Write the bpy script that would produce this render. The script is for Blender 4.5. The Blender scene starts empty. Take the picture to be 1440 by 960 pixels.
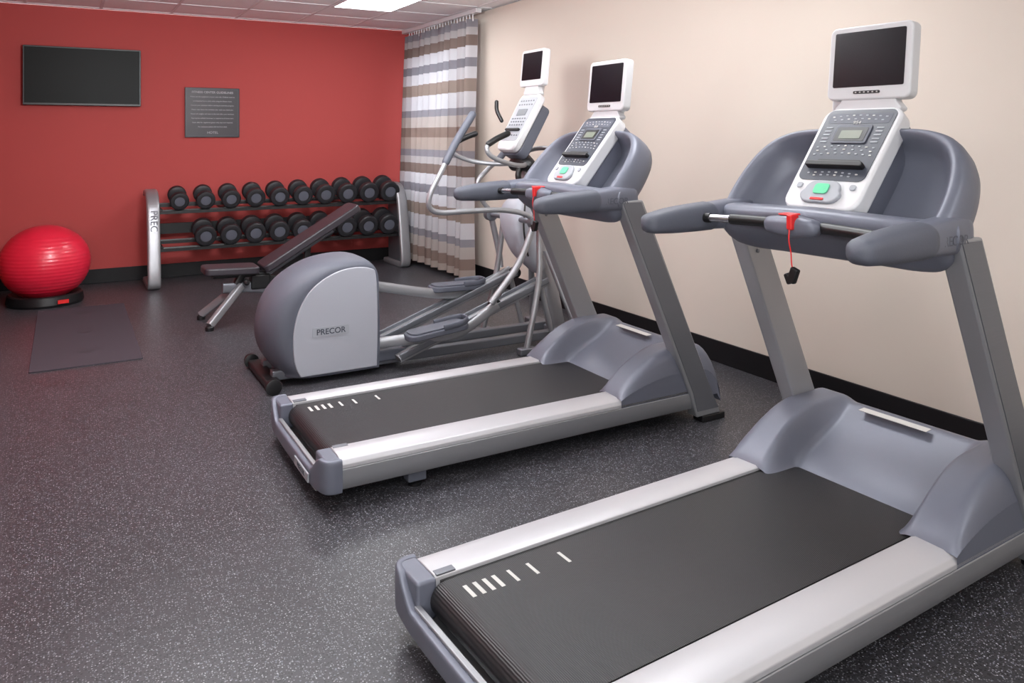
import bpy, bmesh, math, random
from mathutils import Vector, Matrix
random.seed(4)
scene = bpy.context.scene
scene.view_settings.view_transform = 'Standard'

# ------------------------------------------------------------------ helpers
def srgb(r, g, b):
    f = lambda c: (c/255/12.92) if c/255 <= 0.04045 else ((c/255+0.055)/1.055)**2.4
    return (f(r), f(g), f(b), 1.0)

def newmat(name, col, rough=0.5, metal=0.0, spec=0.5, bump=None, coat=0.0, var=None):
    m = bpy.data.materials.new(name); m.use_nodes = True
    nt = m.node_tree; b = nt.nodes['Principled BSDF']
    b.inputs['Base Color'].default_value = col
    b.inputs['Roughness'].default_value = rough
    b.inputs['Metallic'].default_value = metal
    b.inputs['Specular IOR Level'].default_value = spec
    b.inputs['Coat Weight'].default_value = coat
    tc = nt.nodes.new('ShaderNodeTexCoord')
    if var:
        n = nt.nodes.new('ShaderNodeTexNoise'); n.inputs['Scale'].default_value = var[0]
        n.inputs['Detail'].default_value = 4
        nt.links.new(tc.outputs['Object'], n.inputs['Vector'])
        r = nt.nodes.new('ShaderNodeMapRange')
        r.inputs['To Min'].default_value = 1-var[1]; r.inputs['To Max'].default_value = 1+var[1]
        nt.links.new(n.outputs['Fac'], r.inputs['Value'])
        mx = nt.nodes.new('ShaderNodeVectorMath'); mx.operation = 'SCALE'
        mx.inputs[0].default_value = col[:3]
        nt.links.new(r.outputs[0], mx.inputs['Scale'])
        nt.links.new(mx.outputs[0], b.inputs['Base Color'])
    if bump:
        n = nt.nodes.new('ShaderNodeTexNoise'); n.inputs['Scale'].default_value = bump[0]
        nt.links.new(tc.outputs['Object'], n.inputs['Vector'])
        bp = nt.nodes.new('ShaderNodeBump'); bp.inputs['Strength'].default_value = bump[1]
        bp.inputs['Distance'].default_value = 0.002
        nt.links.new(n.outputs['Fac'], bp.inputs['Height'])
        nt.links.new(bp.outputs[0], b.inputs['Normal'])
    return m

def emat(name, col, strength):
    m = bpy.data.materials.new(name); m.use_nodes = True
    b = m.node_tree.nodes['Principled BSDF']
    b.inputs['Base Color'].default_value = col
    b.inputs['Emission Color'].default_value = col
    b.inputs['Emission Strength'].default_value = strength
    return m

class Grp:
    def __init__(s, name, loc, world=False):
        s.e = bpy.data.objects.new(name, None); s.e.location = loc
        s.e.empty_display_size = 0.1
        scene.collection.objects.link(s.e)
        s.off = -Vector(loc) if world else Vector((0, 0, 0))

def finish(o, g):
    scene.collection.objects.link(o)
    if g is not None:
        o.parent = g.e; o.location = o.location + g.off
    return o

def mesh(name, verts, faces, mat, g=None, smooth=True, bevel=0, seg=2, angle=35):
    me = bpy.data.meshes.new(name)
    me.from_pydata([tuple(v) for v in verts], [], faces)
    bm = bmesh.new(); bm.from_mesh(me)
    bmesh.ops.remove_doubles(bm, verts=bm.verts, dist=1e-6)
    bmesh.ops.recalc_face_normals(bm, faces=bm.faces)
    bm.to_mesh(me); bm.free()
    me.materials.append(mat)
    o = bpy.data.objects.new(name, me)
    if smooth:
        for p in me.polygons: p.use_smooth = True
        if not bevel:
            me.set_sharp_from_angle(angle=math.radians(angle))
    if bevel:
        b = o.modifiers.new('bevel', 'BEVEL'); b.width = bevel; b.segments = seg
        b.limit_method = 'ANGLE'; b.angle_limit = math.radians(30)
        b.harden_normals = True
    return finish(o, g)

def box(name, lo, hi, mat, g=None, bevel=0.0, rot=None, seg=2):
    lo = Vector(lo); hi = Vector(hi); c = (lo+hi)/2; h = (hi-lo)/2
    vs = [Vector((sx*h.x, sy*h.y, sz*h.z)) for sx in (-1, 1) for sy in (-1, 1) for sz in (-1, 1)]
    if rot:
        R = Matrix.Rotation(math.radians(rot[1]), 3, rot[0]); vs = [R@v for v in vs]
    vs = [v+c for v in vs]
    fs = [(0, 1, 3, 2), (4, 6, 7, 5), (0, 4, 5, 1), (2, 3, 7, 6), (0, 2, 6, 4), (1, 5, 7, 3)]
    return mesh(name, vs, fs, mat, g, smooth=bevel > 0, bevel=bevel, seg=seg)

def prism(name, outline, M, c0, c1, mat, g=None, bevel=0.0, seg=2):
    n = len(outline)
    vs = [M(a, b, c0) for a, b in outline]+[M(a, b, c1) for a, b in outline]
    fs = [tuple(range(n)), tuple(range(2*n-1, n-1, -1))]
    fs += [(i, (i+1) % n, n+(i+1) % n, n+i) for i in range(n)]
    return mesh(name, vs, fs, mat, g, bevel=bevel, seg=seg)

XZ = lambda a, b, c: Vector((a, c, b))
YZ = lambda a, b, c: Vector((c, a, b))
XY = lambda a, b, c: Vector((a, b, c))

def rrect(cx, cy, w, h, r, seg=5, wt=None):
    wt = wt or w
    out = []
    for (sx, sy, a0) in ((1, 1, 0), (-1, 1, 90), (-1, -1, 180), (1, -1, 270)):
        ww = wt if sy > 0 else w
        for i in range(seg+1):
            a = math.radians(a0+90*i/seg)
            out.append((cx+sx*(ww/2-r)+r*math.cos(a), cy+sy*(h/2-r)+r*math.sin(a)))
    return out

def catmull(pts, k=6):
    P = [Vector(p) for p in pts]
    if len(P) < 3 or k <= 1: return P
    P = [P[0]*2-P[1]]+P+[P[-1]*2-P[-2]]
    out = []
    for i in range(1, len(P)-2):
        p0, p1, p2, p3 = P[i-1:i+3]
        for j in range(k):
            t = j/k
            out.append(0.5*((2*p1)+(p2-p0)*t+(2*p0-5*p1+4*p2-p3)*t*t+(3*p1-p0-3*p2+p3)*t**3))
    out.append(P[-2]); return out

def sweep(name, pts, rad, mat, g=None, seg=16, k=6, n=2.0, up=(0, 0, 1), round_ends=False):
    """rad: float | (a,b) | list per input pt of (a,b); a across, b along up"""
    m = len(pts)
    if isinstance(rad, (int, float)): rad = [(rad, rad)]*m
    elif isinstance(rad, tuple): rad = [rad]*m
    rad = [(r, r) if isinstance(r, (int, float)) else r for r in rad]
    P = catmull(pts, k); R = catmull([(a, b, 0) for a, b in rad], k)
    if len(R) != len(P): R = [R[min(i, len(R)-1)] for i in range(len(P))]
    if round_ends:
        def ends(P, R, at0):
            i0, i1 = (0, 1) if at0 else (-1, -2)
            d = (P[i0]-P[i1]).normalized(); r = R[i0]; L = min(r[0], r[1])
            ext = []
            for a in (30, 55, 75, 88):
                s = math.cos(math.radians(a)); ext.append((P[i0]+d*L*math.sin(math.radians(a)), Vector((r[0]*s, r[1]*s, 0))))
            return ext
        e0 = ends(P, R, True); e1 = ends(P, R, False)
        P = [p for p, _ in reversed(e0)]+P+[p for p, _ in e1]
        R = [r for _, r in reversed(e0)]+R+[r for _, r in e1]
    upv = Vector(up); vs = []; fs = []
    T = []
    for i in range(len(P)):
        a = P[max(i-1, 0)]; b = P[min(i+1, len(P)-1)]; T.append((b-a).normalized())
    if abs(T[0].dot(upv)) > 0.95: upv = Vector((1, 0, 0)) if abs(T[0].x) < 0.9 else Vector((0, 1, 0))
    for i, p in enumerate(P):
        t = T[i]
        u = (upv - t*upv.dot(t))
        u.normalize(); upv = u
        s = t.cross(u)
        for j in range(seg):
            a = 2*math.pi*(j+0.5)/seg; c = math.cos(a); d = math.sin(a)
            cx = math.copysign(abs(c)**(2/n), c)*R[i][0]; cy = math.copysign(abs(d)**(2/n), d)*R[i][1]
            vs.append(p+s*cx+u*cy)
    N = len(P)
    for i in range(N-1):
        for j in range(seg):
            fs.append((i*seg+j, i*seg+(j+1) % seg, (i+1)*seg+(j+1) % seg, (i+1)*seg+j))
    fs.append(tuple(range(seg))); fs.append(tuple(range((N-1)*seg, N*seg)))
    return mesh(name, vs, fs, mat, g, angle=50)

def grid(name, f, nu, nv, mat, g=None, closed_u=False, angle=50):
    vs = [f(i/nu, j/nv) for i in range(nu+1) for j in range(nv+1)]
    fs = [(i*(nv+1)+j, (i+1)*(nv+1)+j, (i+1)*(nv+1)+j+1, i*(nv+1)+j+1) for i in range(nu) for j in range(nv)]
    return mesh(name, vs, fs, mat, g, angle=angle)

def lathe(name, prof, M, mat, g=None, seg=32, angle=35):
    vs = []; fs = []
    for r, h in prof:
        for j in range(seg):
            a = 2*math.pi*j/seg; vs.append(M(r*math.cos(a), r*math.sin(a), h))
    for i in range(len(prof)-1):
        for j in range(seg):
            fs.append((i*seg+j, i*seg+(j+1) % seg, (i+1)*seg+(j+1) % seg, (i+1)*seg+j))
    fs.append(tuple(range(seg))); fs.append(tuple(range((len(prof)-1)*seg, len(prof)*seg)))
    return mesh(name, vs, fs, mat, g, angle=angle)

def text(name, s, size, loc, xd, ud, mat, g=None, align='CENTER', ext=0.0005, space=1.0, bold=0.0):
    c = bpy.data.curves.new(name, 'FONT'); c.body = s; c.size = size; c.align_x = align; c.align_y = 'CENTER'
    c.extrude = ext; c.space_line = space; c.offset = bold
    c.materials.append(mat)
    o = bpy.data.objects.new(name, c)
    x = Vector(xd).normalized(); z = x.cross(Vector(ud)).normalized(); y = z.cross(x)
    R = Matrix((x, y, z)).transposed()
    o.rotation_euler = R.to_euler(); o.location = loc
    return finish(o, g)

# ------------------------------------------------------------------ materials
def mat_floor():
    m = newmat('rubber_floor', srgb(66, 65, 71), 0.38, bump=(180, 0.25))
    nt = m.node_tree; b = nt.nodes['Principled BSDF']; L = nt.links
    tc = nt.nodes.new('ShaderNodeTexCoord')
    big = nt.nodes.new('ShaderNodeTexNoise'); big.inputs['Scale'].default_value = 0.8; big.inputs['Detail'].default_value = 3
    L.new(tc.outputs['Object'], big.inputs['Vector'])
    r0 = nt.nodes.new('ShaderNodeValToRGB')
    r0.color_ramp.elements[0].position = .35; r0.color_ramp.elements[0].color = srgb(51, 50, 54)
    r0.color_ramp.elements[1].position = .7; r0.color_ramp.elements[1].color = srgb(61, 60, 65)
    L.new(big.outputs['Fac'], r0.inputs[0])
    prev = r0.outputs[0]
    for sc, thr, col, g_ in ((170, .32, srgb(124, 124, 130), .5), (110, .21, srgb(168, 168, 174), .62), (85, .22, srgb(104, 107, 118), .6), (120, .36, srgb(29, 29, 32), .45)):
        v = nt.nodes.new('ShaderNodeTexVoronoi'); v.inputs['Scale'].default_value = sc
        mp = nt.nodes.new('ShaderNodeMapping'); mp.inputs['Location'].default_value = (sc*.37, sc*.11, 0)
        L.new(tc.outputs['Object'], mp.inputs['Vector']); L.new(mp.outputs[0], v.inputs['Vector'])
        r = nt.nodes.new('ShaderNodeMapRange'); r.inputs['From Min'].default_value = thr+.06; r.inputs['From Max'].default_value = thr-.04
        L.new(v.outputs['Distance'], r.inputs['Value'])
        sep = nt.nodes.new('ShaderNodeSeparateColor'); L.new(v.outputs['Color'], sep.inputs[0])
        gt = nt.nodes.new('ShaderNodeMath'); gt.operation = 'GREATER_THAN'; gt.inputs[1].default_value = g_
        L.new(sep.outputs[0], gt.inputs[0])
        mu = nt.nodes.new('ShaderNodeMath'); mu.operation = 'MULTIPLY'
        L.new(r.outputs[0], mu.inputs[0]); L.new(gt.outputs[0], mu.inputs[1])
        mx = nt.nodes.new('ShaderNodeMix'); mx.data_type = 'RGBA'
        L.new(mu.outputs[0], mx.inputs[0]); L.new(prev, mx.inputs[6]); mx.inputs[7].default_value = col
        prev = mx.outputs[2]
    L.new(prev, b.inputs['Base Color'])
    return m

def mat_belt():
    m = newmat('belt_rubber', srgb(31, 30, 33), 0.45)
    nt = m.node_tree; b = nt.nodes['Principled BSDF']; L = nt.links
    tc = nt.nodes.new('ShaderNodeTexCoord')
    w = nt.nodes.new('ShaderNodeTexWave'); w.inputs['Scale'].default_value = 60; w.bands_direction = 'X'
    w.inputs['Distortion'].default_value = 0.6; w.inputs['Detail'].default_value = 0
    L.new(tc.outputs['Object'], w.inputs['Vector'])
    bp = nt.nodes.new('ShaderNodeBump'); bp.inputs['Strength'].default_value = .7; bp.inputs['Distance'].default_value = .001
    L.new(w.outputs['Fac'], bp.inputs['Height']); L.new(bp.outputs[0], b.inputs['Normal'])
    return m

def mat_brushed(name, col, metal, rough):
    m = newmat(name, col, rough, metal)
    nt = m.node_tree; b = nt.nodes['Principled BSDF']; L = nt.links
    tc = nt.nodes.new('ShaderNodeTexCoord'); mp = nt.nodes.new('ShaderNodeMapping')
    mp.inputs['Scale'].default_value = (6, 260, 260)
    n = nt.nodes.new('ShaderNodeTexNoise'); n.inputs['Scale'].default_value = 2
    L.new(tc.outputs['Object'], mp.inputs[0]); L.new(mp.outputs[0], n.inputs['Vector'])
    r = nt.nodes.new('ShaderNodeMapRange'); r.inputs['To Min'].default_value = rough-.06; r.inputs['To Max'].default_value = rough+.08
    L.new(n.outputs['Fac'], r.inputs['Value']); L.new(r.outputs[0], b.inputs['Roughness'])
    return m

def mat_curtain():
    m = bpy.data.materials.new('striped_sheer'); m.use_nodes = True
    nt = m.node_tree; L = nt.links; nt.nodes.remove(nt.nodes['Principled BSDF'])
    out = nt.nodes['Material Output']
    geo = nt.nodes.new('ShaderNodeNewGeometry'); sp = nt.nodes.new('ShaderNodeSeparateXYZ')
    L.new(geo.outputs['Position'], sp.inputs[0])
    d = nt.nodes.new('ShaderNodeMath'); d.operation = 'DIVIDE'; d.inputs[1].default_value = 1.25
    L.new(sp.outputs['Z'], d.inputs[0])
    fr = nt.nodes.new('ShaderNodeMath'); fr.operation = 'FRACT'; L.new(d.outputs[0], fr.inputs[0])
    r = nt.nodes.new('ShaderNodeValToRGB'); cr = r.color_ramp; cr.interpolation = 'CONSTANT'
    cols = [(0, srgb(176, 162, 154)), (.10, srgb(142, 124, 116)), (.18, srgb(186, 177, 173)), (.27, srgb(146, 144, 151)), (.33, srgb(204, 203, 208)),
            (.45, srgb(152, 137, 129)), (.55, srgb(206, 205, 210)), (.64, srgb(138, 136, 144)), (.71, srgb(206, 205, 210)), (.80, srgb(132, 116, 110)), (.88, srgb(182, 177, 178)), (.94, srgb(142, 139, 146))]
    cr.elements[0].position = 0; cr.elements[0].color = cols[0][1]
    cr.elements[1].position = cols[1][0]; cr.elements[1].color = cols[1][1]
    for p, c in cols[2:]:
        e = cr.elements.new(p); e.color = c
    L.new(fr.outputs[0], r.inputs[0])
    df = nt.nodes.new('ShaderNodeBsdfDiffuse'); tr = nt.nodes.new('ShaderNodeBsdfTranslucent')
    L.new(r.outputs[0], df.inputs[0]); L.new(r.outputs[0], tr.inputs[0])
    mx = nt.nodes.new('ShaderNodeMixShader'); mx.inputs[0].default_value = .40
    L.new(df.outputs[0], mx.inputs[1]); L.new(tr.outputs[0], mx.inputs[2])
    L.new(mx.outputs[0], out.inputs[0])
    return m

M_floor = mat_floor(); M_belt = mat_belt(); M_curt = mat_curtain()
M_ceil = newmat('ceiling_tile', srgb(246, 246, 248), 0.9, var=(60, 0.04))
M_red = newmat('red_wall_paint', srgb(174, 68, 65), .75, bump=(120, .1), var=(1.2, .03))
M_beige = newmat('beige_wall_paint', srgb(211, 200, 189), .8, bump=(120, .1), var=(1.0, .02))
M_base = newmat('black_trim', srgb(20, 19, 22), .5, spec=.3)
M_tbar = newmat('ceiling_grid_metal', srgb(226, 225, 228), .6)
M_lamp = emat('lamp_diffuser', (.97, .985, 1, 1), 15.5)
M_grey = newmat('grey_blue_plastic', srgb(105, 108, 121), .42, metal=.15, var=(40, .03))
M_greyd = newmat('dark_grey_blue_plastic', srgb(84, 87, 98), .55, bump=(300, .2))
M_silver = mat_brushed('silver_paint', srgb(160, 161, 165), .6, .38)
M_silvd = mat_brushed('silver_dark', srgb(120, 122, 129), .6, .42)
M_white = mat_brushed('white_silver', srgb(194, 193, 197), .3, .38)
M_whitep = newmat('white_plastic', srgb(212, 212, 215), .35)
M_panel = newmat('console_overlay', srgb(58, 62, 73), .4)
M_black = newmat('black_plastic', srgb(20, 20, 22), .4)
M_blackr = newmat('black_rubber', srgb(32, 32, 36), .5, bump=(200, .2))
M_screen = newmat('black_glass', srgb(16, 12, 20), .25, spec=.3)
M_screen2 = newmat('tv_glass', srgb(9, 13, 12), .45, spec=.15)
M_chrome = newmat('chrome', srgb(200, 200, 205), .15, metal=1)
M_redp = newmat('red_plastic', srgb(214, 40, 40), .35)
M_ball = newmat('ball_vinyl', srgb(216, 36, 62), .32, coat=.2)
M_green = newmat('green_button', srgb(90, 200, 150), .4)
M_lcd = newmat('lcd', srgb(112, 118, 104), .3)
M_mark = newmat('mark_paint', srgb(200, 198, 195), .6)
M_label = newmat('label_grey', srgb(158, 161, 168), .5)
M_lightpl = newmat('light_grey_plate', srgb(166, 168, 177), .45)
M_mat = newmat('mat_foam', srgb(68, 61, 68), .85, spec=.25, bump=(250, .2))
M_matd = newmat('mat_print', srgb(50, 44, 51), .8)
M_vinyl = newmat('bench_vinyl', srgb(48, 44, 50), .42, bump=(300, .1))
M_sign = newmat('sign_board', srgb(50, 46, 52), .4)
M_signt = newmat('sign_text', srgb(160, 158, 162), .5)
M_glass = newmat('window_glass', (1, 1, 1, 1), 0.0); M_glass.node_tree.nodes['Principled BSDF'].inputs['Transmission Weight'].default_value = 1

# ------------------------------------------------------------------ room
XL, XR, YB, YF, H = -0.52, 3.50, 8.35, -2.6, 2.59
XL2, YJ = -1.9, 3.6
box('floor', (XL2-.1, YF-.1, -.1), (XR+.1, YB+.1, 0), M_floor)
box('wall_back', (XL-.1, YB, 0), (XR+.1, YB+.1, H), M_red)
box('wall_left', (XL-.1, YJ, 0), (XL, YB, H), M_red)
box('wall_left_return', (XL2-.1, YJ, 0), (XL-.1, YJ+.1, H), M_beige)
box('wall_left_near', (XL2-.1, YF, 0), (XL2, YJ, H), M_beige)
box('wall_front', (XL2-.1, YF-.1, 0), (XR+.1, YF, H), M_beige)
wy0, wy1, wz0, wz1 = 7.02, 8.08, .75, 2.25
def holed_wall():
    vs = []; fs = []
    def bx(lo, hi):
        b = len(vs)
        for sx in (0, 1):
            for sy in (0, 1):
                for sz in (0, 1):
                    vs.append((hi[0] if sx else lo[0], hi[1] if sy else lo[1], hi[2] if sz else lo[2]))
        for f in [(0, 1, 3, 2), (4, 6, 7, 5), (0, 4, 5, 1), (2, 3, 7, 6), (0, 2, 6, 4), (1, 5, 7, 3)]:
            fs.append(tuple(b+i for i in f))
    bx((XR, YF, 0), (XR+.14, wy0, H)); bx((XR, wy1, 0), (XR+.14, YB, H))
    bx((XR, wy0, 0), (XR+.14, wy1, wz0)); bx((XR, wy0, wz1), (XR+.14, wy1, H))
    me = bpy.data.meshes.new('wall_right'); me.from_pydata(vs, [], fs); me.materials.append(M_beige)
    o = bpy.data.objects.new('wall_right', me); scene.collection.objects.link(o)
holed_wall()
gw = Grp('window_1', (XR+.07, (wy0+wy1)/2, (wz0+wz1)/2), world=True)
for nm, lo, hi in (('jamb_1', (XR+.04, wy0, wz0), (XR+.10, wy0+.05, wz1)), ('jamb_2', (XR+.04, wy1-.05, wz0), (XR+.10, wy1, wz1)),
                   ('head', (XR+.04, wy0+.05, wz1-.05), (XR+.10, wy1-.05, wz1)), ('sill', (XR+.04, wy0+.05, wz0), (XR+.10, wy1-.05, wz0+.05)),
                   ('mullion', (XR+.05, (wy0+wy1)/2-.02, wz0+.05), (XR+.09, (wy0+wy1)/2+.02, wz1-.05))):
    box(nm, lo, hi, M_whitep, gw, bevel=.004)
box('glass_pane', (XR+.068, wy0+.05, wz0+.05), (XR+.074, wy1-.05, wz1-.05), M_glass, gw)

box('ceiling', (XL2-.1, YF-.1, H+.012), (XR+.14, YB+.1, H+.1), M_ceil)
gc = Grp('trim_ceiling_grid', (1.5, 3, H), world=True)
x = 2.13-.61*6
i = 0
while x < XR:
    if x > XL2: box('runner_%d' % i, (x-.012, YF, H+.006), (x+.012, YB, H+.013), M_tbar, gc); i += 1
    x += .61
y = 7.10+1.22; i = 0
while y > YF:
    box('cross_tee_%d' % i, (XL2, y-.012, H+.007), (XR, y+.012, H+.0125), M_tbar, gc); i += 1
    y -= .61
box('baseboard_back', (XL+.012, YB-.013, 0), (XR-.012, YB, .135), M_base, bevel=.004)
box('baseboard_right', (XR-.013, YF, 0), (XR, YB, .135), M_base, bevel=.004)
box('baseboard_left', (XL, YJ, 0), (XL+.013, YB, .135), M_base, bevel=.004)
for (px, py) in ((2.13, 5.88), (2.13, 2.22), (.30, 4.05), (.30, .39), (2.13, -1.44), (-.92, -1.44)):
    g = Grp('ceiling_light', (px+.305, py+.61, H), world=True)
    box('diffuser', (px+.03, py+.03, H-.001), (px+.58, py+1.19, H+.011), M_lamp, g)
    for nm, lo, hi in (('frame_1', (px+.0121, py+.0121, H-.006), (px+.03, py+1.2079, H+.011)), ('frame_2', (px+.58, py+.0121, H-.006), (px+.5979, py+1.2079, H+.011)),
                       ('frame_3', (px+.03, py+.0121, H-.006), (px+.58, py+.03, H+.011)), ('frame_4', (px+.03, py+1.19, H-.006), (px+.58, py+1.2079, H+.011))):
        box(nm, lo, hi, M_whitep, g)

# added fill lights, not fixtures of the room (behind / above the view)
def fill_light(name, loc, target, size, power):
    l = bpy.data.lights.new(name, 'AREA'); l.shape = 'SQUARE'; l.size = size; l.energy = power; l.color = (.97, .985, 1)
    o = bpy.data.objects.new(name, l); o.location = loc
    o.rotation_euler = (Vector(target)-Vector(loc)).to_track_quat('-Z', 'Y').to_euler()
    scene.collection.objects.link(o)
fill_light('added_room_fill', (-.9, -1.6, 1.5), (1.2, 7.0, 2.3), 1.0, 55)  # added fill from behind the camera, towards the far wall and ceiling
fill_light('added_ceiling_fill', (.9, 3.2, 2.04), (1.0, 6.2, 4.2), .5, 105)  # added uplight over the frame, only to brighten the far ceiling

# ------------------------------------------------------------------ curtain
gk = Grp('striped_curtain', (3.3, 7.4, 0), world=True)
def curt(u, v):
    z = .06+v*(2.50-.06)
    y0 = 6.56+.03*math.sin(v*2.5); y = y0+u*(8.20-y0)
    A = .050+.03*(1-v)
    ph = 2*math.pi*(11*u+.35*math.sin(5.1*u+1)+.12*math.sin(9*u+3*v))
    x = 3.355-.05*(1-v)+A*math.sin(ph)*.9+.012*math.sin(2.3*ph+2*v)
    y += .02*math.cos(ph)
    return Vector((x, y, z))
grid('fabric', curt, 330, 30, M_curt, gk, angle=180)
box('track', (3.32, 6.46, 2.545), (3.38, 8.30, 2.586), M_whitep, gk, bevel=.004)
for i in range(24):
    yy = 6.58+i*.068
    lathe('glider_%d' % i, [(.006, 2.48), (.006, 2.55)], lambda a, b, c, yy=yy: Vector((3.35+a, yy+b, c)), M_whitep, gk, seg=8)

# ------------------------------------------------------------------ wall TV
g = Grp('wall_television', (.15, 8.33, 1.945), world=True)
prism('bezel', rrect(.1525, 1.945, .965, .54, .008), lambda a, b, c: Vector((a, c, b)), 8.27, 8.33, M_black, g, bevel=.004)
box('screen', (-.318, 8.2675, 1.695), (.623, 8.271, 2.202), M_screen2, g)
box('mount', (0, 8.329, 1.8), (.3, 8.35, 2.1), M_black, g)
# ------------------------------------------------------------------ sign
g = Grp('rules_sign', (1.295, 8.34, 1.627), world=True)
box('board', (1.035, 8.325, 1.378), (1.555, 8.35, 1.877), M_sign, g, bevel=.004)
for nm, lo, hi in (('border_1', (1.05, 8.3235, 1.393), (1.54, 8.326, 1.397)), ('border_2', (1.05, 8.3235, 1.858), (1.54, 8.326, 1.862)),
                   ('border_3', (1.05, 8.3235, 1.393), (1.054, 8.326, 1.862)), ('border_4', (1.536, 8.3235, 1.393), (1.54, 8.326, 1.862))):
    box(nm, lo, hi, M_panel, g)
text('heading', 'FITNESS CENTER GUIDELINES', .030, (1.295, 8.3235, 1.83), (1, 0, 0), (0, 0, 1), M_signt, g, bold=.0006)
lines = ['Please use the equipment at your own risk. Children must be', 'accompanied by an adult while using the fitness room.',
         'Consult your physician before starting an exercise program.', 'Please wipe down the machines after each use, thank you.',
         'Return all weights and mats to the rack after your workout.', 'Appropriate athletic footwear is required at all times here.',
         'Open daily for registered guests only, key card required.', 'For assistance please dial the front desk.']
for i, s in enumerate(lines):
    text('line_%d' % i, s, .0170, (1.295, 8.3235, 1.785-i*.043), (1, 0, 0), (0, 0, 1), M_signt, g, bold=.0003)
text('footer', 'HOTEL', .034, (1.295, 8.3235, 1.425), (1, 0, 0), (0, 0, 1), M_signt, g)

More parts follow.
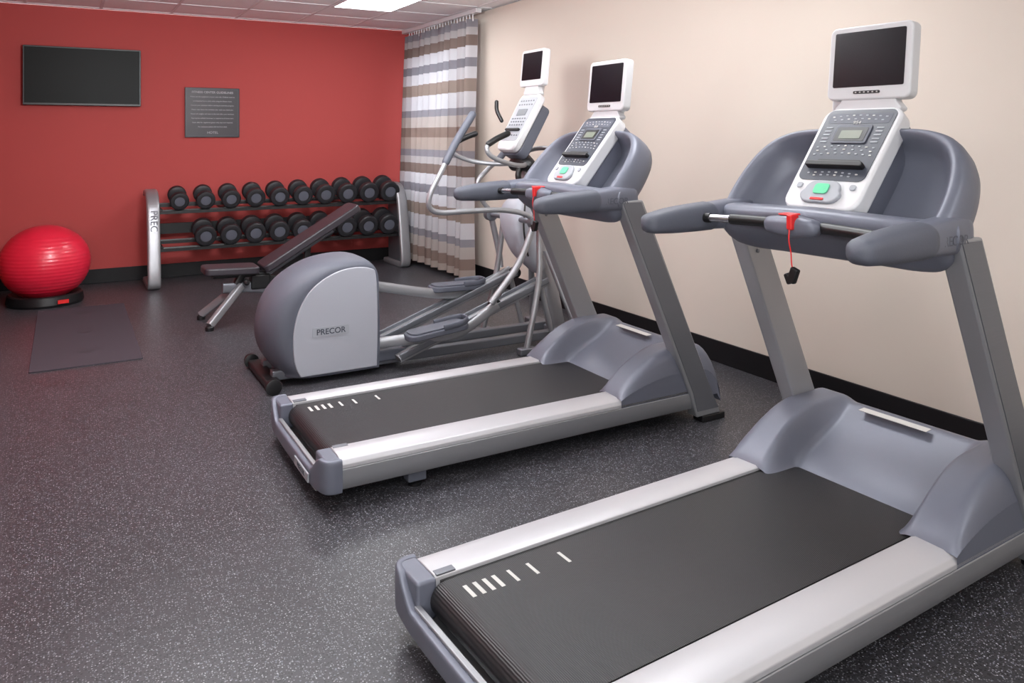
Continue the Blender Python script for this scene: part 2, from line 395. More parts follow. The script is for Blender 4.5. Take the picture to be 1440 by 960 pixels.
# ------------------------------------------------------------------ treadmill
def build_treadmill(loc):
    g = Grp('treadmill', loc)
    for s, nm in ((-1, 'near'), (1, 'far')):
        top = [(.288, .150), (.288, .186), (.300, .191), (.385, .189), (.414, .180), (.425, .165), (.425, .150)]
        prism('rail_top_'+nm, [(s*a, b) for a, b in top], YZ, .035, 1.86, M_white, g, bevel=.003)
        sk = [(.31, .1495), (.31, .08), (.39, .062), (.412, .068), (.424, .09), (.430, .12), (.428, .1495)]
        prism('rail_side_'+nm, [(s*a, b) for a, b in sk], YZ, .035, 1.90, M_silver, g, bevel=.003)
        yy0, yy1 = sorted((s*.280, s*.288))
        box('rail_groove_'+nm, (.05, yy0, .13), (1.6, yy1, .176), M_black, g)
    box('deck_board', (.09, -.280, .13), (1.65, .280, .165), M_black, g)
    box('under_pan', (.10, -.31, .085), (1.9, .31, .12), M_black, g)
    pr = []
    R = .048; zc = .178-R
    for i in range(13):
        a = math.radians(270-180*i/12); pr.append((.062+R*math.cos(a), zc+R*math.sin(a)))
    for i in range(13):
        a = math.radians(90-180*i/12); pr.append((1.70+R*math.cos(a), zc+R*math.sin(a)))
    prism('belt', pr, XZ, -.276, .276, M_belt, g)
    def cap(u, v):
        w = .428; L = .038
        P = catmull([(L, w-.004, 0), (.005, w-.004, 0), (-.018, w-.022, 0), (-.030, w-.08, 0), (-.036, .2, 0), (-.038, 0, 0), (-.036, -.2, 0), (-.030, -w+.08, 0), (-.018, -w+.022, 0), (.005, -w+.004, 0), (L, -w+.004, 0)], 6)
        i = u*(len(P)-1); k = min(int(i), len(P)-2); f = i-k; p = P[k].lerp(P[k+1], f); t = (P[k+1]-P[k]).normalized()
        nrm = Vector((-t.y, t.x, 0))
        side = min(1, max(0, (abs(p.y)-.29)/.08))
        hz = .030+.032*side; zc2 = .090+.036*side
        a = 2*math.pi*v; n = 5.0
        c, d = math.cos(a), math.sin(a)
        ww = .013
        return p+nrm*math.copysign(abs(c)**(2/n), c)*ww+Vector((0, 0, zc2+math.copysign(abs(d)**(2/n), d)*hz))
    grid('end_cap', cap, 60, 32, M_grey, g)
    for s in (-1, 1):
        box('end_corner_%d' % (s+1), (-.022, min(s*.284, s*.418), .075), (.040, max(s*.284, s*.418), .187), M_grey, g, bevel=.010, seg=3)
        box('corner_trim_%d' % (s+1), (.040, min(s*.289, s*.315), .187), (.10, max(s*.289, s*.315), .1925), M_silvd, g, bevel=.002)
    box('rear_skirt', (-.035, -.33, .045), (.10, .33, .064), M_silver, g, bevel=.006)
    box('rear_silver_trim', (-.028, -.29, .118), (-.010, .29, .128), M_silver, g, bevel=.003)
    box('rear_label', (-.056, -.30, .072), (-.0495, -.10, .106), M_label, g, bevel=.001)
    text('rear_label_text', 'PRECOR', .028, (-.0565, -.20, .089), (0, -1, 0), (0, 0, 1), M_panel, g)
    for i, (mx, th) in enumerate(((.085, .012), (.115, .012), (.145, .012), (.175, .012), (.225, .010), (.29, .010), (.40, .010))):
        box('belt_mark_%d' % i, (mx, .165, .1778), (mx+th, .225, .1786), M_mark, g)
    # motor hood: recessed centre face, two forward fenders over the rails
    def hood(u, v):
        y = -.425+.85*v; x = 1.35+.62*u
        ay = abs(y)
        w = min(1, max(0, (ay-.225)/.06)); w = w*w*(3-2*w)
        sc = min(1, max(0, (x-1.49)/.33)); cen = .170+.185*(sc**.8*(1-.12*math.sin(math.pi*sc)))
        sf = min(1, max(0, (x-1.35)/.34)); fen = .186+.185*math.sin(math.pi/2*sf)**.8
        z = cen*(1-w)+fen*w
        e = max(0, (ay-.37)/.055); z -= (z-.18)*(1-math.sqrt(max(0, 1-e*e)))*.6
        fr = max(0, (x-1.83)/.14); z -= (z-.08)*(1-math.sqrt(max(0, 1-fr*fr)))
        return Vector((x, y, z))
    grid('motor_hood', hood, 60, 84, M_grey, g, angle=60)
    for s in (-1, 1):
        n = 24; top = [hood(i/n, (s+1)/2) for i in range(n+1)]
        vs = [(p.x, p.y, p.z) for p in top]+[(p.x, p.y, min(p.z, .12)) for p in top]
        mesh('hood_side_%d' % (s+1), vs, [(i, i+1, n+2+i, n+1+i) for i in range(n)], M_grey, g)
    box('warning_label', (1.765, -.10, .3565), (1.800, .16, .3585), M_mark, g, rot=('Y', -3))
    for s, nm in ((-1, 'near'), (1, 'far')):
        out = [(1.80, .03), (1.955, .03), (1.92, .10), (1.465, 1.10), (1.335, 1.10), (1.76, .14)]
        y0, y1 = sorted((s*.372, s*.440))
        prism('upright_'+nm, out, XZ, y0, y1, M_silver, g, bevel=.008)
        o2 = [(1.80, .06), (1.935, .06), (1.900, .13), (1.452, 1.09), (1.348, 1.09), (1.775, .15)]
        ya, yb = sorted((s*.4395, s*.443))
        prism('upright_inlay_'+nm, o2, XZ, ya, yb, M_silvd, g)
        for zz in (.96, 1.02):
            lathe('bolt_%s_%d' % (nm, int(zz*100)), [(.008, 0), (.008, .004), (.004, .006)], lambda a, b, c, s=s, zz=zz: Vector((1.74-(zz-.14)*.448+.075+a, s*.371-s*c, zz+b)), M_silvd, g, seg=12)
        box('front_foot_'+nm, (1.83, s*.41-.035, 0), (1.98, s*.41+.035, .032), M_black, g, bevel=.006)
        box('rear_foot_bracket_'+nm, (.32, s*.36-.03, .02), (.40, s*.36+.03, .085), M_greyd, g, bevel=.008)
        lathe('rear_foot_pad_'+nm, [(.028, 0), (.030, .012), (.012, .018), (.012, .03)], lambda a, b, c, s=s: Vector((.36+a, s*.36+b, c)), M_black, g, seg=20)
    box('front_crossmember', (1.84, -.40, .04), (1.92, .40, .10), M_silvd, g, bevel=.006)
    def M(p, q, n): return Vector((1.28+.634*q-.773*n, -p, 1.08+.773*q+.634*n))
    half = [(0, -.03), (.20, -.03), (.33, -.03), (.402, -.01), (.420, .06), (.424, .14), (.416, .23), (.390, .32), (.343, .385), (.275, .42), (.2, .432), (.1, .435), (0, .435)]
    loop = catmull([(a, b, 0) for a, b in half], 4)
    loop = [(p.x, p.y) for p in loop]; loop = loop+[(-a, b) for a, b in reversed(loop[1:-1])]
    c0 = (0, .19)
    rings = [(.02, -.100), (.2, -.100), (.4, -.099), (.55, -.096), (.68, -.088), (.77, -.072), (.83, -.045), (.865, -.010), (.885, .014), (.915, .026), (.955, .024), (.985, .010), (1.0, -.015), (1.005, -.06), (.99, -.095), (.95, -.12), (.85, -.14), (.5, -.155), (.02, -.16)]
    vs = []; fs = []; N = len(loop)
    for r, dn in rings:
        for a, b in loop: vs.append(M(c0[0]+(a-c0[0])*r, c0[1]+(b-c0[1])*r, dn))
    for i in range(len(rings)-1):
        for j in range(N): fs.append((i*N+j, i*N+(j+1) % N, (i+1)*N+(j+1) % N, (i+1)*N+j))
    fs.append(tuple(range(N))); fs.append(tuple(range((len(rings)-1)*N, len(rings)*N)))
    mesh('console_shroud', vs, fs, M_grey, g, angle=180)
    sweep('lower_ledge', [(1.37, -.40, 1.105), (1.31, -.33, 1.112), (1.285, -.2, 1.12), (1.28, 0, 1.125), (1.285, .2, 1.12), (1.31, .33, 1.112), (1.37, .40, 1.105)],
          [(.070, .045), (.075, .040), (.075, .038), (.075, .038), (.075, .038), (.075, .040), (.070, .045)], M_grey, g, seg=20, n=3)
    for s, nm in ((-1, 'near'), (1, 'far')):
        sweep('arm_'+nm, [(1.06, s*.400, 1.10), (1.18, s*.400, 1.104), (1.30, s*.396, 1.108), (1.42, s*.388, 1.11)],
              [(.046, .040), (.048, .047), (.048, .054), (.044, .060)], M_grey, g, seg=24, n=3, round_ends=True)
        sweep('arm_pad_'+nm, [(.935, s*.400, 1.093), (1.02, s*.400, 1.098), (1.12, s*.400, 1.102), (1.20, s*.400, 1.105)],
              [(.042, .036), (.049, .045), (.052, .050), (.053, .052)], M_greyd, g, seg=24, n=2.8, round_ends=True)
        text('arm_label_'+nm, 'PRECOR', .040, (1.30, s*.4455, 1.10), (1, 0, 0) if s < 0 else (-1, 0, 0), (0, 0, 1), M_greyd, g)
    bar = [(1.14, -.375, 1.105), (1.165, -.25, 1.108), (1.19, -.1, 1.11), (1.195, 0, 1.11), (1.19, .1, 1.11), (1.165, .25, 1.108), (1.14, .375, 1.105)]
    sweep('cross_bar', bar, .0135, M_chrome, g)
    sweep('grip_near', [(1.148, -.34, 1.106), (1.165, -.25, 1.108), (1.188, -.1, 1.11)], .0175, M_black, g)
    sweep('grip_far', [(1.165, .25, 1.108), (1.176, .18, 1.109), (1.188, .08, 1.11)], .0175, M_black, g)
    sweep('grip_end_far', [(1.142, .365, 1.105), (1.15, .33, 1.106)], .0175, M_black, g)
    sweep('stop_key_housing', [(1.17, .075, 1.108), (1.17, 0, 1.108), (1.17, -.075, 1.108)], [(.030, .028), (.040, .036), (.030, .028)], M_grey, g, round_ends=True, n=2.6)
    box('stop_key_magnet', (1.120, -.035, 1.10), (1.160, -.014, 1.15), M_redp, g, bevel=.006)
    box('stop_band', (1.15, -.01, 1.142), (1.20, .04, 1.148), M_redp, g, bevel=.003)
    sweep('lanyard', [(1.125, -.025, 1.11), (1.115, -.030, 1.07), (1.12, -.034, 1.03), (1.12, -.036, 1.0), (1.122, -.038, .98)], .0022, M_redp, g, seg=8)
    box('lanyard_clip', (1.113, -.055, .935), (1.133, -.027, .985), M_black, g, bevel=.005, rot=('X', 20))
    box('lanyard_clip_jaw', (1.113, -.032, .93), (1.133, -.014, .965), M_black, g, bevel=.005, rot=('X', -25))
    # console
    prism('console_back', rrect(0, .285, .255, .42, .04, wt=.28), M, -.12, -.02, M_grey, g, bevel=.01)
    prism('console_body', rrect(0, .285, .285, .44, .050, wt=.30), M, -.02, .045, M_whitep, g, bevel=.012, seg=3)
    prism('console_overlay', rrect(0, .335, .25, .31, .025, wt=.262), M, .045, .0475, M_panel, g)
    prism('overlay_band', rrect(0, .450, .235, .045, .01, wt=.238), M, .0475, .0482, M_greyd, g)
    prism('display_housing', rrect(.0, .378, .135, .082, .010), M, .0470, .052, M_greyd, g, bevel=.002)
    prism('lcd_surround', rrect(.0, .376, .115, .060, .006), M, .052, .0528, M_black, g)
    prism('lcd', rrect(.0, .374, .080, .036, .003), M, .0528, .0536, M_lcd, g)
    prism('reading_ledge', rrect(0, .238, .215, .020, .008), M, .045, .070, M_black, g, bevel=.004)
    prism('ledge_slot', rrect(0, .262, .16, .012, .004), M, .045, .0485, M_black, g)
    k = 0
    for row, (q, cnt, w) in enumerate(((.458, 9, .20), (.442, 8, .18), (.322, 9, .21), (.306, 7, .20), (.290, 9, .21), (.208, 8, .18), (.196, 6, .13))):
        for i in range(cnt):
            p = -w/2+w*i/(cnt-1)
            prism('key_%d' % k, rrect(p, q+(.006*math.cos(p*18)), .009, .005, .0015, seg=2), M, .047, .0492, M_label if (i+row) % 3 else M_mark, g); k += 1
    for p in (-.096, .096):
        for q in (.345, .360, .376, .392, .408):
            prism('key_%d' % k, rrect(p, q, .026, .005, .0015, seg=2), M, .047, .0490, M_label, g); k += 1
    text('console_text', '954', .020, M(0, .430, .049), (0, -1, 0), (.634, 0, .773), M_mark, g)
    prism('control_plate', rrect(0, .128, .15, .090, .038, wt=.13), M, .045, .060, M_label, g, bevel=.006)
    prism('start_button', rrect(0, .135, .055, .042, .012), M, .060, .064, M_green, g, bevel=.002)
    prism('stop_button', rrect(0, .094, .05, .010, .004), M, .060, .063, M_redp, g, bevel=.002)
    prism('side_keys_1', rrect(-.10, .155, .02, .02, .006), M, .045, .05, M_label, g)
    prism('side_keys_2', rrect(.10, .155, .02, .02, .006), M, .045, .05, M_label, g)
    a = math.radians(6)
    def T(p, q, n): return Vector((1.60+q*math.sin(a)-n*math.cos(a), -p, 1.655+q*math.cos(a)+n*math.sin(a)))
    prism('tv_frame', rrect(0, 0, .315, .265, .025), T, -.03, .02, M_whitep, g, bevel=.008, seg=3)
    prism('tv_screen', rrect(0, .012, .268, .198, .006), T, .02, .0215, M_screen, g)
    prism('tv_button_strip', rrect(0, -.107, .10, .010, .004), T, .02, .0225, M_black, g)
    for i in range(6):
        prism('tv_key_%d' % i, rrect(-.04+.016*i, -.107, .006, .004, .001, seg=2), T, .0225, .0232, M_mark, g)
    prism('tv_neck', rrect(0, -.15, .25, .05, .015, wt=.21), T, -.03, .012, M_whitep, g, bevel=.006)
    sweep('tv_bracket', [(1.55, .0, 1.40), (1.62, 0, 1.46), (1.655, 0, 1.56), (1.66, 0, 1.66)], [(.055, .02)]*4, M_whitep, g, n=4, up=(1, 0, 0))
    box('tv_tuner', (1.63, .10, 1.48), (1.67, .18, 1.60), M_whitep, g, bevel=.008)
    return g

t1 = build_treadmill((.86, 1.67, 0))
t1.e.rotation_euler = (0, 0, math.radians(2.7))
e2 = bpy.data.objects.new('treadmill.001', None); e2.location = (.86, 3.27, 0); scene.collection.objects.link(e2)
for ch in list(t1.e.children):
    c = ch.copy(); scene.collection.objects.link(c); c.parent = e2

# ------------------------------------------------------------------ elliptical
g = Grp('elliptical_trainer', (1.9, 4.57, 0), world=True)
YC = 4.57
hs = [(1.60, .04), (1.605, .23), (1.60, .43), (1.595, .58), (1.575, .645), (1.53, .675), (1.45, .687), (1.35, .682), (1.24, .66), (1.13, .61), (1.04, .54), (.975, .445), (.945, .335), (.95, .23), (.985, .14), (1.04, .07), (1.10, .04)]
def hring(y, ins, zin):
    out = []
    for x, z in hs:
        d = (1.60-x)/.65
        out.append(Vector((x+ins*max(0, d)**.8, y, z-(zin*max(0, (z-.3)/.4)))))
    return out
rings = [hring(YC-.215, .135, .05), hring(YC-.212, .10, .035), hring(YC-.19, .06, .018), hring(YC-.14, .022, .006), hring(YC-.07, .004, 0), hring(YC+.07, .004, 0), hring(YC+.14, .022, .006), hring(YC+.19, .06, .018), hring(YC+.212, .10, .035), hring(YC+.215, .135, .05)]
rings = [[p for p in catmull(r+[r[0]], 4)[:-1]] for r in rings]
n = len(rings[0]); vs = [p for r in rings for p in r]
fs = [(i*n+j, i*n+(j+1) % n, (i+1)*n+(j+1) % n, (i+1)*n+j) for i in range(len(rings)-1) for j in range(n)]
fs += [tuple(range(n)), tuple(range((len(rings)-1)*n, len(rings)*n))]
mesh('flywheel_housing', vs, fs, M_greyd, g, angle=60)
for s in (-1, 1):
    pl = [(p.x, p.z) for p in catmull([Vector((x, 0, z-.02)) for x, z in [(1.585, .07), (1.59, .35), (1.58, .60), (1.545, .645), (1.46, .658), (1.36, .645), (1.26, .60), (1.18, .53), (1.125, .43), (1.10, .32), (1.10, .20), (1.115, .12), (1.14, .07)]], 4)]
    y0, y1 = sorted((YC+s*.205, YC+s*.224))
    prism('side_plate_%d' % (s+1), pl, XZ, y0, y1, M_lightpl, g, bevel=.006)
prism('housing_label', rrect(1.31, .29, .21, .055, .008), XZ, YC-.227, YC-.2235, M_label, g)
text('housing_text', 'PRECOR', .045, (1.31, YC-.2275, .29), (1, 0, 0), (0, 0, 1), M_panel, g, bold=.0006)
box('rear_foot', (.95, YC-.27, .012), (1.03, YC+.27, .055), M_black, g, bevel=.012)
for s in (-1, 1):
    lathe('rear_wheel_%d' % (s+1), [(.03, -.02), (.042, -.016), (.042, .016), (.03, .02)], lambda a, b, c, s=s: Vector((.975+a, YC+s*.285+c, .042+b)), M_black, g)
    box('rail_base_%d' % (s+1), (1.0, YC+s*.12-.03, .03), (3.0, YC+s*.12+.03, .085), M_silvd, g, bevel=.008)
    y = YC+s*.20
    sweep('ramp_%d' % (s+1), [(1.72, y, .07), (2.2, y, .235), (2.75, y, .43)], [(.055, .018)]*3, M_silver, g, n=5, k=2)
    for e in (-1, 1):
        sweep('ramp_edge_%d_%d' % (s+1, e+1), [(1.72, y+.052*e, .088), (2.75, y+.052*e, .448)], [(.007, .020)]*2, M_silvd, g, n=4, k=1)
    sweep('ramp_support_%d' % (s+1), [(2.72, y, .42), (2.82, y, .06)], .018, M_silver, g, k=1)
box('front_foot', (2.93, YC-.36, .0), (3.03, YC+.36, .07), M_silvd, g, bevel=.012)
box('rear_deck', (1.58, YC-.17, .05), (1.80, YC+.17, .12), M_greyd, g, bevel=.015)
def pedal(s, px, pz, back, frontz, slope):
    y = YC+s*.25; tag = 'near' if s < 0 else 'far'
    sweep('pedal_arm_'+tag, [(1.56, YC+s*.15, back), (1.72, YC+s*.20, back+(pz-back)*.35-.01), (px-.10, YC+s*.23, pz-.055), (px+.15, y, pz-.045), (px+.42, y, frontz)],
          [(.022, .032)]*5, M_silver, g, n=3)
    lathe('roller_'+tag, [(.02, -.03), (.035, -.028), (.035, .028), (.02, .03)], lambda a, b, c: Vector((px+.43+a, YC+s*.20+c, frontz-.01+b)), M_black, g)
    ca, sa = math.cos(slope), math.sin(slope)
    def PM(a, b, c): return Vector((px+a*ca-c*sa, y+b, pz+a*sa+c*ca))
    out = rrect(0, 0, .40, .16, .06, seg=6)
    prism('pedal_base_'+tag, out, PM, -.035, .0, M_greyd, g, bevel=.008)
    prism('pedal_tread_'+tag, rrect(0, 0, .36, .13, .045, seg=6), PM, .0, .010, M_greyd, g, bevel=.003)
    rim = [PM(.02, -.076, .010), PM(.13, -.076, .014), PM(.190, -.045, .020), PM(.196, 0, .022), PM(.190, .045, .020), PM(.13, .076, .014), PM(.02, .076, .010)]
    sweep('pedal_rim_'+tag, rim, (.008, .018), M_greyd, g, n=2.5)
    return (px+.36, y, frontz+.02)
fn = pedal(-1, 1.95, .235, .16, .33, .10)
ff = pedal(1, 2.33, .38, .48, .44, -.02)
for s, tag, f, dx in ((-1, 'near', fn, 0), (1, 'far', ff, .42)):
    y = YC+s*.30
    if s < 0:
        pts = [(2.16, y, 1.51), (2.06, y, 1.36), (1.95, y-.01, 1.17), (1.885, y-.01, 1.05), (1.885, y, .97), (1.96, y, .935), (2.15, y, .935), (2.38, y, .93), (2.56, y, .89), (2.62, y, .82)]
        grip = [(2.17, y, 1.525), (2.06, y, 1.36), (1.99, y-.005, 1.24)]
    else:
        pts = [(2.78, y, 1.40), (2.74, y, 1.28), (2.60, y, 1.16), (2.52, y, 1.08), (2.52, y, 1.0), (2.56, y, .93), (2.62, y, .86)]
        grip = [(2.79, y, 1.42), (2.745, y, 1.30), (2.68, y, 1.22)]
    sweep('handle_'+tag, pts, .0165, M_silver, g)
    sweep('handle_grip_'+tag, grip, .024, M_greyd, g, round_ends=True)
    sweep('rocker_'+tag, [(2.62, y, .84), ((2.62+f[0])/2+.03, y, .58), (f[0], f[1]+s*.03, f[2])], .022, M_silver, g)
    lathe('rocker_pivot_'+tag, [(.03, -.03), (.045, -.025), (.045, .025), (.03, .03)], lambda a, b, c, y=y: Vector((2.62+a, y+c, .84+b)), M_silvd, g)
    sweep('side_stay_'+tag, [(2.69, YC+s*.24, .80), (2.66, YC+s*.28, .45), (2.56, YC+s*.30, .04)], .02, M_silver, g)
    box('side_foot_'+tag, (2.50, YC+s*.30-.03, .0), (2.62, YC+s*.30+.03, .045), M_silvd, g, bevel=.01)
sweep('pivot_axle', [(2.62, YC-.33, .84), (2.62, YC+.33, .84)], .018, M_silvd, g, k=1)
sweep('mast', [(2.98, YC, .05), (2.90, YC, .40), (2.79, YC, .85), (2.72, YC, 1.25)], [(.05, .06), (.05, .06), (.04, .05), (.035, .04)], M_silver, g, n=3.5, up=(1, 0, 0))
sweep('mast_cover', [(2.70, YC, .96), (2.66, YC, .86), (2.72, YC, .66), (2.82, YC, .50)], [(.10, .05), (.13, .09), (.12, .09), (.07, .05)], M_lightpl, g, n=3.5, up=(1, 0, 0), round_ends=True)
sweep('front_stay', [(2.83, YC-.10, .62), (2.97, YC-.30, .06)], .022, M_silver, g, k=1)
sweep('front_stay_2', [(2.83, YC+.10, .62), (2.97, YC+.30, .06)], .022, M_silver, g, k=1)
sweep('neck_joint', [(2.70, YC-.09, 1.20), (2.70, YC, 1.22), (2.70, YC+.09, 1.20)], [(.05, .05), (.06, .065), (.05, .05)], M_black, g, round_ends=True)
sweep('cable_boot', [(2.66, YC-.05, 1.19), (2.63, YC-.07, 1.12), (2.68, YC-.06, 1.02)], .02, M_black, g)
for s, tag in ((-1, 'near'), (1, 'far')):
    sweep('fixed_bar_'+tag, [(2.72, YC+s*.04, 1.22), (2.62, YC+s*.15, 1.20), (2.45, YC+s*.25, 1.22), (2.32, YC+s*.26, 1.27), (2.30, YC+s*.25, 1.33), (2.38, YC+s*.24, 1.38), (2.44, YC+s*.23, 1.405)], .0155, M_silver, g)
    sweep('fixed_grip_'+tag, [(2.31, YC+s*.25, 1.345), (2.38, YC+s*.24, 1.38), (2.46, YC+s*.228, 1.41)], .020, M_black, g, round_ends=True)
sweep('front_bar', [(2.74, YC-.20, 1.24), (2.86, YC-.12, 1.30), (2.90, YC, 1.31), (2.86, YC+.12, 1.30), (2.74, YC+.20, 1.24)], .016, M_silver, g)
def ME(p, q, n): return Vector((2.58+.50*q-.866*n, YC-p, 1.28+.866*q+.50*n))
prism('console_body', rrect(0, .23, .25, .44, .05, wt=.27), ME, -.02, .03, M_whitep, g, bevel=.012, seg=3)
prism('console_back', rrect(0, .20, .24, .40, .05), ME, -.10, -.02, M_greyd, g, bevel=.012)
prism('console_overlay', rrect(0, .25, .21, .34, .02, wt=.225), ME, .03, .033, M_label, g)
prism('lcd', rrect(0, .30, .12, .05, .004), ME, .033, .035, M_panel, g)
prism('reading_ledge', rrect(0, .16, .18, .018, .008), ME, .03, .05, M_black, g, bevel=.004)
k = 0
for q in (.39, .36, .25, .225, .20, .12):
    for i in range(6):
        prism('key_%d' % k, rrect(-.08+.032*i, q, .014, .009, .002, seg=2), ME, .033, .035, M_panel, g); k += 1
sweep('side_lever', [(2.62, YC+.14, 1.50), (2.60, YC+.17, 1.57), (2.60, YC+.175, 1.63)], .014, M_black, g, round_ends=True)
def TE(p, q, n): return Vector((2.80+q*.1-n, YC-p, 1.86+q+n*.1))
prism('tv_frame', rrect(0, 0, .30, .255, .025), TE, -.03, .02, M_whitep, g, bevel=.008, seg=3)
prism('tv_screen', rrect(0, .012, .25, .19, .006), TE, .02, .0215, M_screen, g)
prism('tv_neck', rrect(0, -.155, .20, .06, .015, wt=.17), TE, -.03, .012, M_whitep, g, bevel=.006)
sweep('tv_bracket', [(2.70, YC, 1.40), (2.80, YC, 1.55), (2.835, YC, 1.70), (2.84, YC, 1.86)], [(.05, .02)]*4, M_whitep, g, n=4, up=(1, 0, 0))
sweep('power_cord', [(2.66, YC-.12, 1.0), (2.62, YC-.16, .80), (2.64, YC-.16, .66), (2.66, YC-.15, .60)], .006, M_black, g, seg=8)

# ------------------------------------------------------------------ dumbbell rack
g = Grp('dumbbell_rack', (1.95, 8.0, 0), world=True)
for xx, tag in ((.70, 'left'), (3.12, 'right')):
    path = [(xx, 8.20, .845), (xx, 8.06, .865), (xx, 7.92, .84), (xx, 7.82, .74), (xx, 7.775, .56), (xx, 7.73, .32), (xx, 7.70, .12), (xx, 7.72, .035), (xx, 7.85, .025), (xx, 8.20, .025)]
    sweep('end_frame_'+tag, path, [(.055, .028)]*10, M_silver, g, n=5, up=(0, -.3, 1), k=6)
    pl = [(8.16, .03), (8.18, .82), (8.05, .82), (7.93, .80), (7.86, .72), (7.82, .55), (7.79, .3), (7.76, .05)]
    prism('end_web_'+tag, pl, YZ, xx-.012, xx+.012, M_silvd, g)
text('rack_label', 'PRECOR', .085, (.70, 7.738, .56), (0, 0, -1), (1, .0, 0), M_silvd, g)
def tray(name, zc, yc, x0=.72, x1=3.10):
    a = math.radians(18)
    for off, nm in ((-.085, 'front'), (.085, 'back')):
        y = yc+off*math.cos(a); z = zc+off*math.sin(a)
        prism(name+'_rail_'+nm, [(y-.03, z-.03), (y+.03, z-.02), (y+.03, z+.006), (y+.02, z+.006), (y+.015, z-.008), (y-.02, z-.02), (y-.022, z-.002), (y-.03, z-.004)], YZ, x0, x1, M_black, g)
    for i in range(5):
        x = x0+.05+(x1-x0-.1)*i/4
        box(name+'_tie_%d' % i, (x-.02, yc-.08, zc-.035), (x+.02, yc+.30, zc-.015), M_black, g)
tray('upper_tray', .725, 7.96)
tray('lower_tray', .385, 7.90)
box('back_beam', (.72, 8.17, .45), (3.10, 8.20, .55), M_black, g)
gd = Grp('dumbbell_set', (1.95, 7.95, 0), world=True)
def dumbbell(i, x, yc, zc, r):
    a = math.radians(14); ca, sa = math.cos(a), math.sin(a)
    def DM(p, q, h): return Vector((x+p, yc+h*ca-q*sa, zc+h*sa+q*ca))
    t = r*.80
    for s in (-1, 1):
        prof = [(r*.35, .062), (r*.80, .062), (r*.97, .070), (r, .078), (r, .062+t-.012), (r*.93, .062+t-.003), (r*.80, .062+t), (r*.62, .062+t), (r*.60, .062+t-.004), (r*.35, .062+t-.004)]
        lathe('head_%d_%d' % (i, s+1), [(a_, s*h_) for a_, h_ in prof], DM, M_blackr, gd, seg=24)
        lathe('ring_%d_%d' % (i, s+1), [(r*.52, s*(.060+t-.003)), (r*.52, s*(.060+t)), (r*.25, s*(.060+t+.0012))], DM, M_greyd, gd, seg=20)
    lathe('handle_%d' % i, [(.014, -.07), (.017, -.03), (.018, 0), (.017, .03), (.014, .07)], DM, M_chrome, gd, seg=14)
for i in range(10):
    r = .084+.0026*i
    dumbbell(i, .93+i*.230, 7.96, .725+r, r)
for j in range(9):
    r = .097+.0012*j
    dumbbell(20+j, 1.15+j*.227, 7.90, .385+r, r)

# ------------------------------------------------------------------ exercise ball
g = Grp('exercise_ball', (-.14, 7.60, .34), world=True)
vs = []; fs = []; NU, NV = 64, 120
bc = Vector((-.14, 7.60, .338)); BR = .333
for j in range(NV+1):
    th = math.pi*j/NV; lat = math.cos(th)
    rr = BR
    if abs(lat) < .72: rr += .0030*abs(math.sin(lat*34))
    for i in range(NU):
        a = 2*math.pi*i/NU; vs.append(bc+Vector((rr*math.sin(th)*math.cos(a), rr*math.sin(th)*math.sin(a), rr*math.cos(th)*.93)))
for j in range(NV):
    for i in range(NU): fs.append((j*NU+i, j*NU+(i+1) % NU, (j+1)*NU+(i+1) % NU, (j+1)*NU+i))
mesh('ball', vs, fs, M_ball, g, angle=180)
g = Grp('ball_stand', (-.14, 7.60, 0), world=True)
lathe('ring', [(.20, 0), (.275, 0), (.285, .02), (.275, .080), (.262, .090), (.245, .085), (.20, .03)], lambda a, b, c: Vector((-.14+a, 7.60+b, c)), M_black, g, seg=48)
box('tag', (-.05, 7.325, .03), (.03, 7.332, .06), M_redp, g, rot=('Z', 14))

# ------------------------------------------------------------------ yoga mat
g = Grp('yoga_mat', (.12, 6.3, 0), world=True)
prism('mat_sheet', rrect(.12, 6.30, .61, 1.84, .012), XY, .0, .008, M_mat, g, bevel=.002)
for i, yy in enumerate((5.72, 6.30, 6.98)):
    lathe('print_%d' % i, [(.05, .0080), (.05, .0085)], lambda a, b, c, yy=yy: Vector((.12+a, yy+b, c)), M_matd, g, seg=24)

# ------------------------------------------------------------------ weight bench
g = Grp('weight_bench', (1.4, 6.12, 0), world=True)
BY = 6.12
def slab(name, p0, p1, hw, th, mat, wt=None):
    p0 = Vector(p0); p1 = Vector(p1); L = (p1-p0).length; d = (p1-p0)/L; u = Vector((0, 1, 0)).cross(d)
    u = -u if u.z < 0 else u
    out = rrect(L/2, 0, L, 2*hw, .04, seg=5)
    prism(name, out, lambda a, b, c: p0+d*a+Vector((0, b, 0))+u*c, 0, th, mat, g, bevel=.014, seg=3)
slab('seat_pad', (.88, BY, .375), (1.27, BY, .36), .13, .055, M_vinyl)
slab('back_pad', (1.32, BY, .36), (2.06, BY, .80), .14, .06, M_vinyl)
sweep('back_frame', [(1.34, BY, .34), (1.85, BY, .645)], [(.03, .02)]*2, M_silvd, g, k=1, n=5)
sweep('seat_frame', [(.95, BY, .355), (1.34, BY, .34)], [(.03, .018)]*2, M_black, g, k=1, n=5)
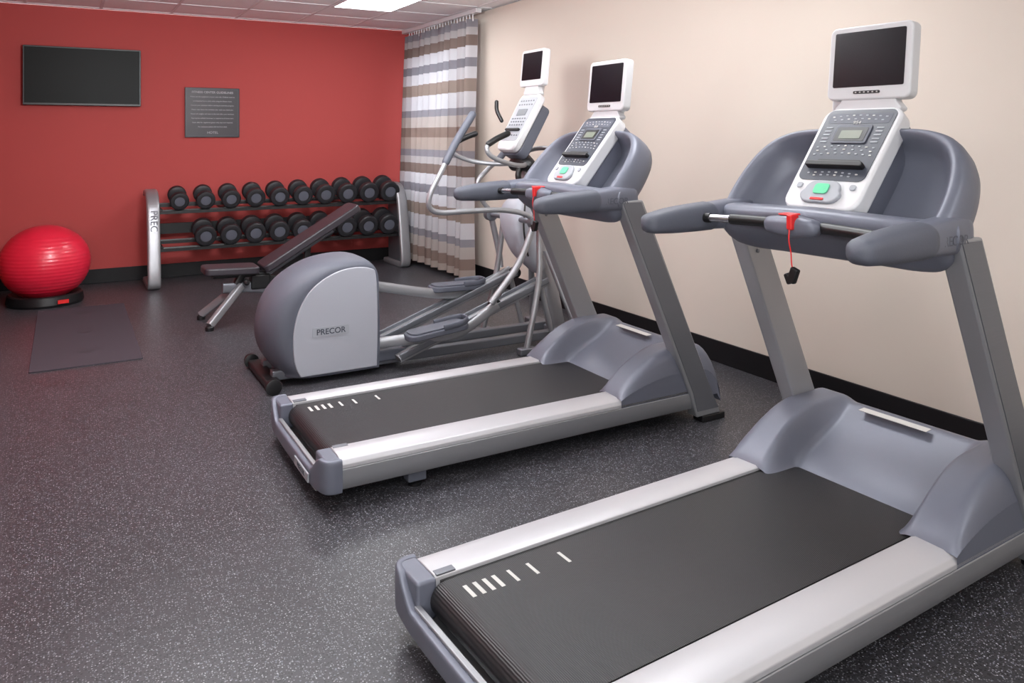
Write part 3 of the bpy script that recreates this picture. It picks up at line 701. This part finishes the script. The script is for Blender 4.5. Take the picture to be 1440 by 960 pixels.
sweep('main_beam', [(1.02, BY, .26), (1.30, BY, .24), (1.90, BY, .10)], [(.03, .04)]*3, M_silvd, g, k=3, n=5)
for s in (-1, 1):
    sweep('rear_leg_%d' % (s+1), [(1.15, BY+s*.03, .27), (.90, BY+s*.20, .035)], [(.022, .028)]*2, M_silver, g, k=1, n=5)
    lathe('leg_cap_%d' % (s+1), [(.03, 0), (.032, .025), (.02, .035)], lambda a, b, c, s=s: Vector((.90+a, BY+s*.20+b, c)), M_black, g, seg=16)
sweep('front_cross', [(1.92, BY-.26, .05), (1.92, BY+.26, .05)], [(.03, .03)]*2, M_silver, g, k=1, n=5)
for s in (-1, 1):
    box('foot_cap_%d' % (s+1), (1.885, BY+s*.27-.02, 0), (1.955, BY+s*.27+.02, .085), M_black, g, bevel=.01)
sweep('seat_post', [(1.12, BY, .28), (1.16, BY, .35)], [(.035, .03)]*2, M_black, g, k=1, n=4)
box('pivot_bracket', (1.22, BY-.05, .235), (1.36, BY+.05, .345), M_black, g, bevel=.012)
sweep('adjust_strut', [(1.66, BY, .53), (1.62, BY, .19)], [(.02, .025)]*2, M_black, g, k=1, n=4)
sweep('adjust_quadrant', [(1.36, BY, .30), (1.50, BY, .26), (1.62, BY, .22)], [(.012, .035)]*3, M_black, g, n=4)
lathe('adjust_knob', [(.01, -.03), (.022, -.02), (.022, .02), (.012, .03)], lambda a, b, c: Vector((1.18+a, BY-.07+c, .30+b)), M_black, g, seg=16)

# ------------------------------------------------------------------ world and camera
w = bpy.data.worlds.new('world'); scene.world = w; w.use_nodes = True
bg = w.node_tree.nodes['Background']; bg.inputs[0].default_value = (.88, .94, 1, 1); bg.inputs[1].default_value = 8
cam = bpy.data.cameras.new('camera'); co = bpy.data.objects.new('camera', cam); scene.collection.objects.link(co)
co.location = (0, 0, 1.40)
co.rotation_euler = (math.radians(90), 0, -math.radians(29.85))
cam.sensor_width = 36; cam.lens = 36*1096/1440; cam.shift_y = -(480-190)/1440
cam.clip_start = .05
scene.camera = co
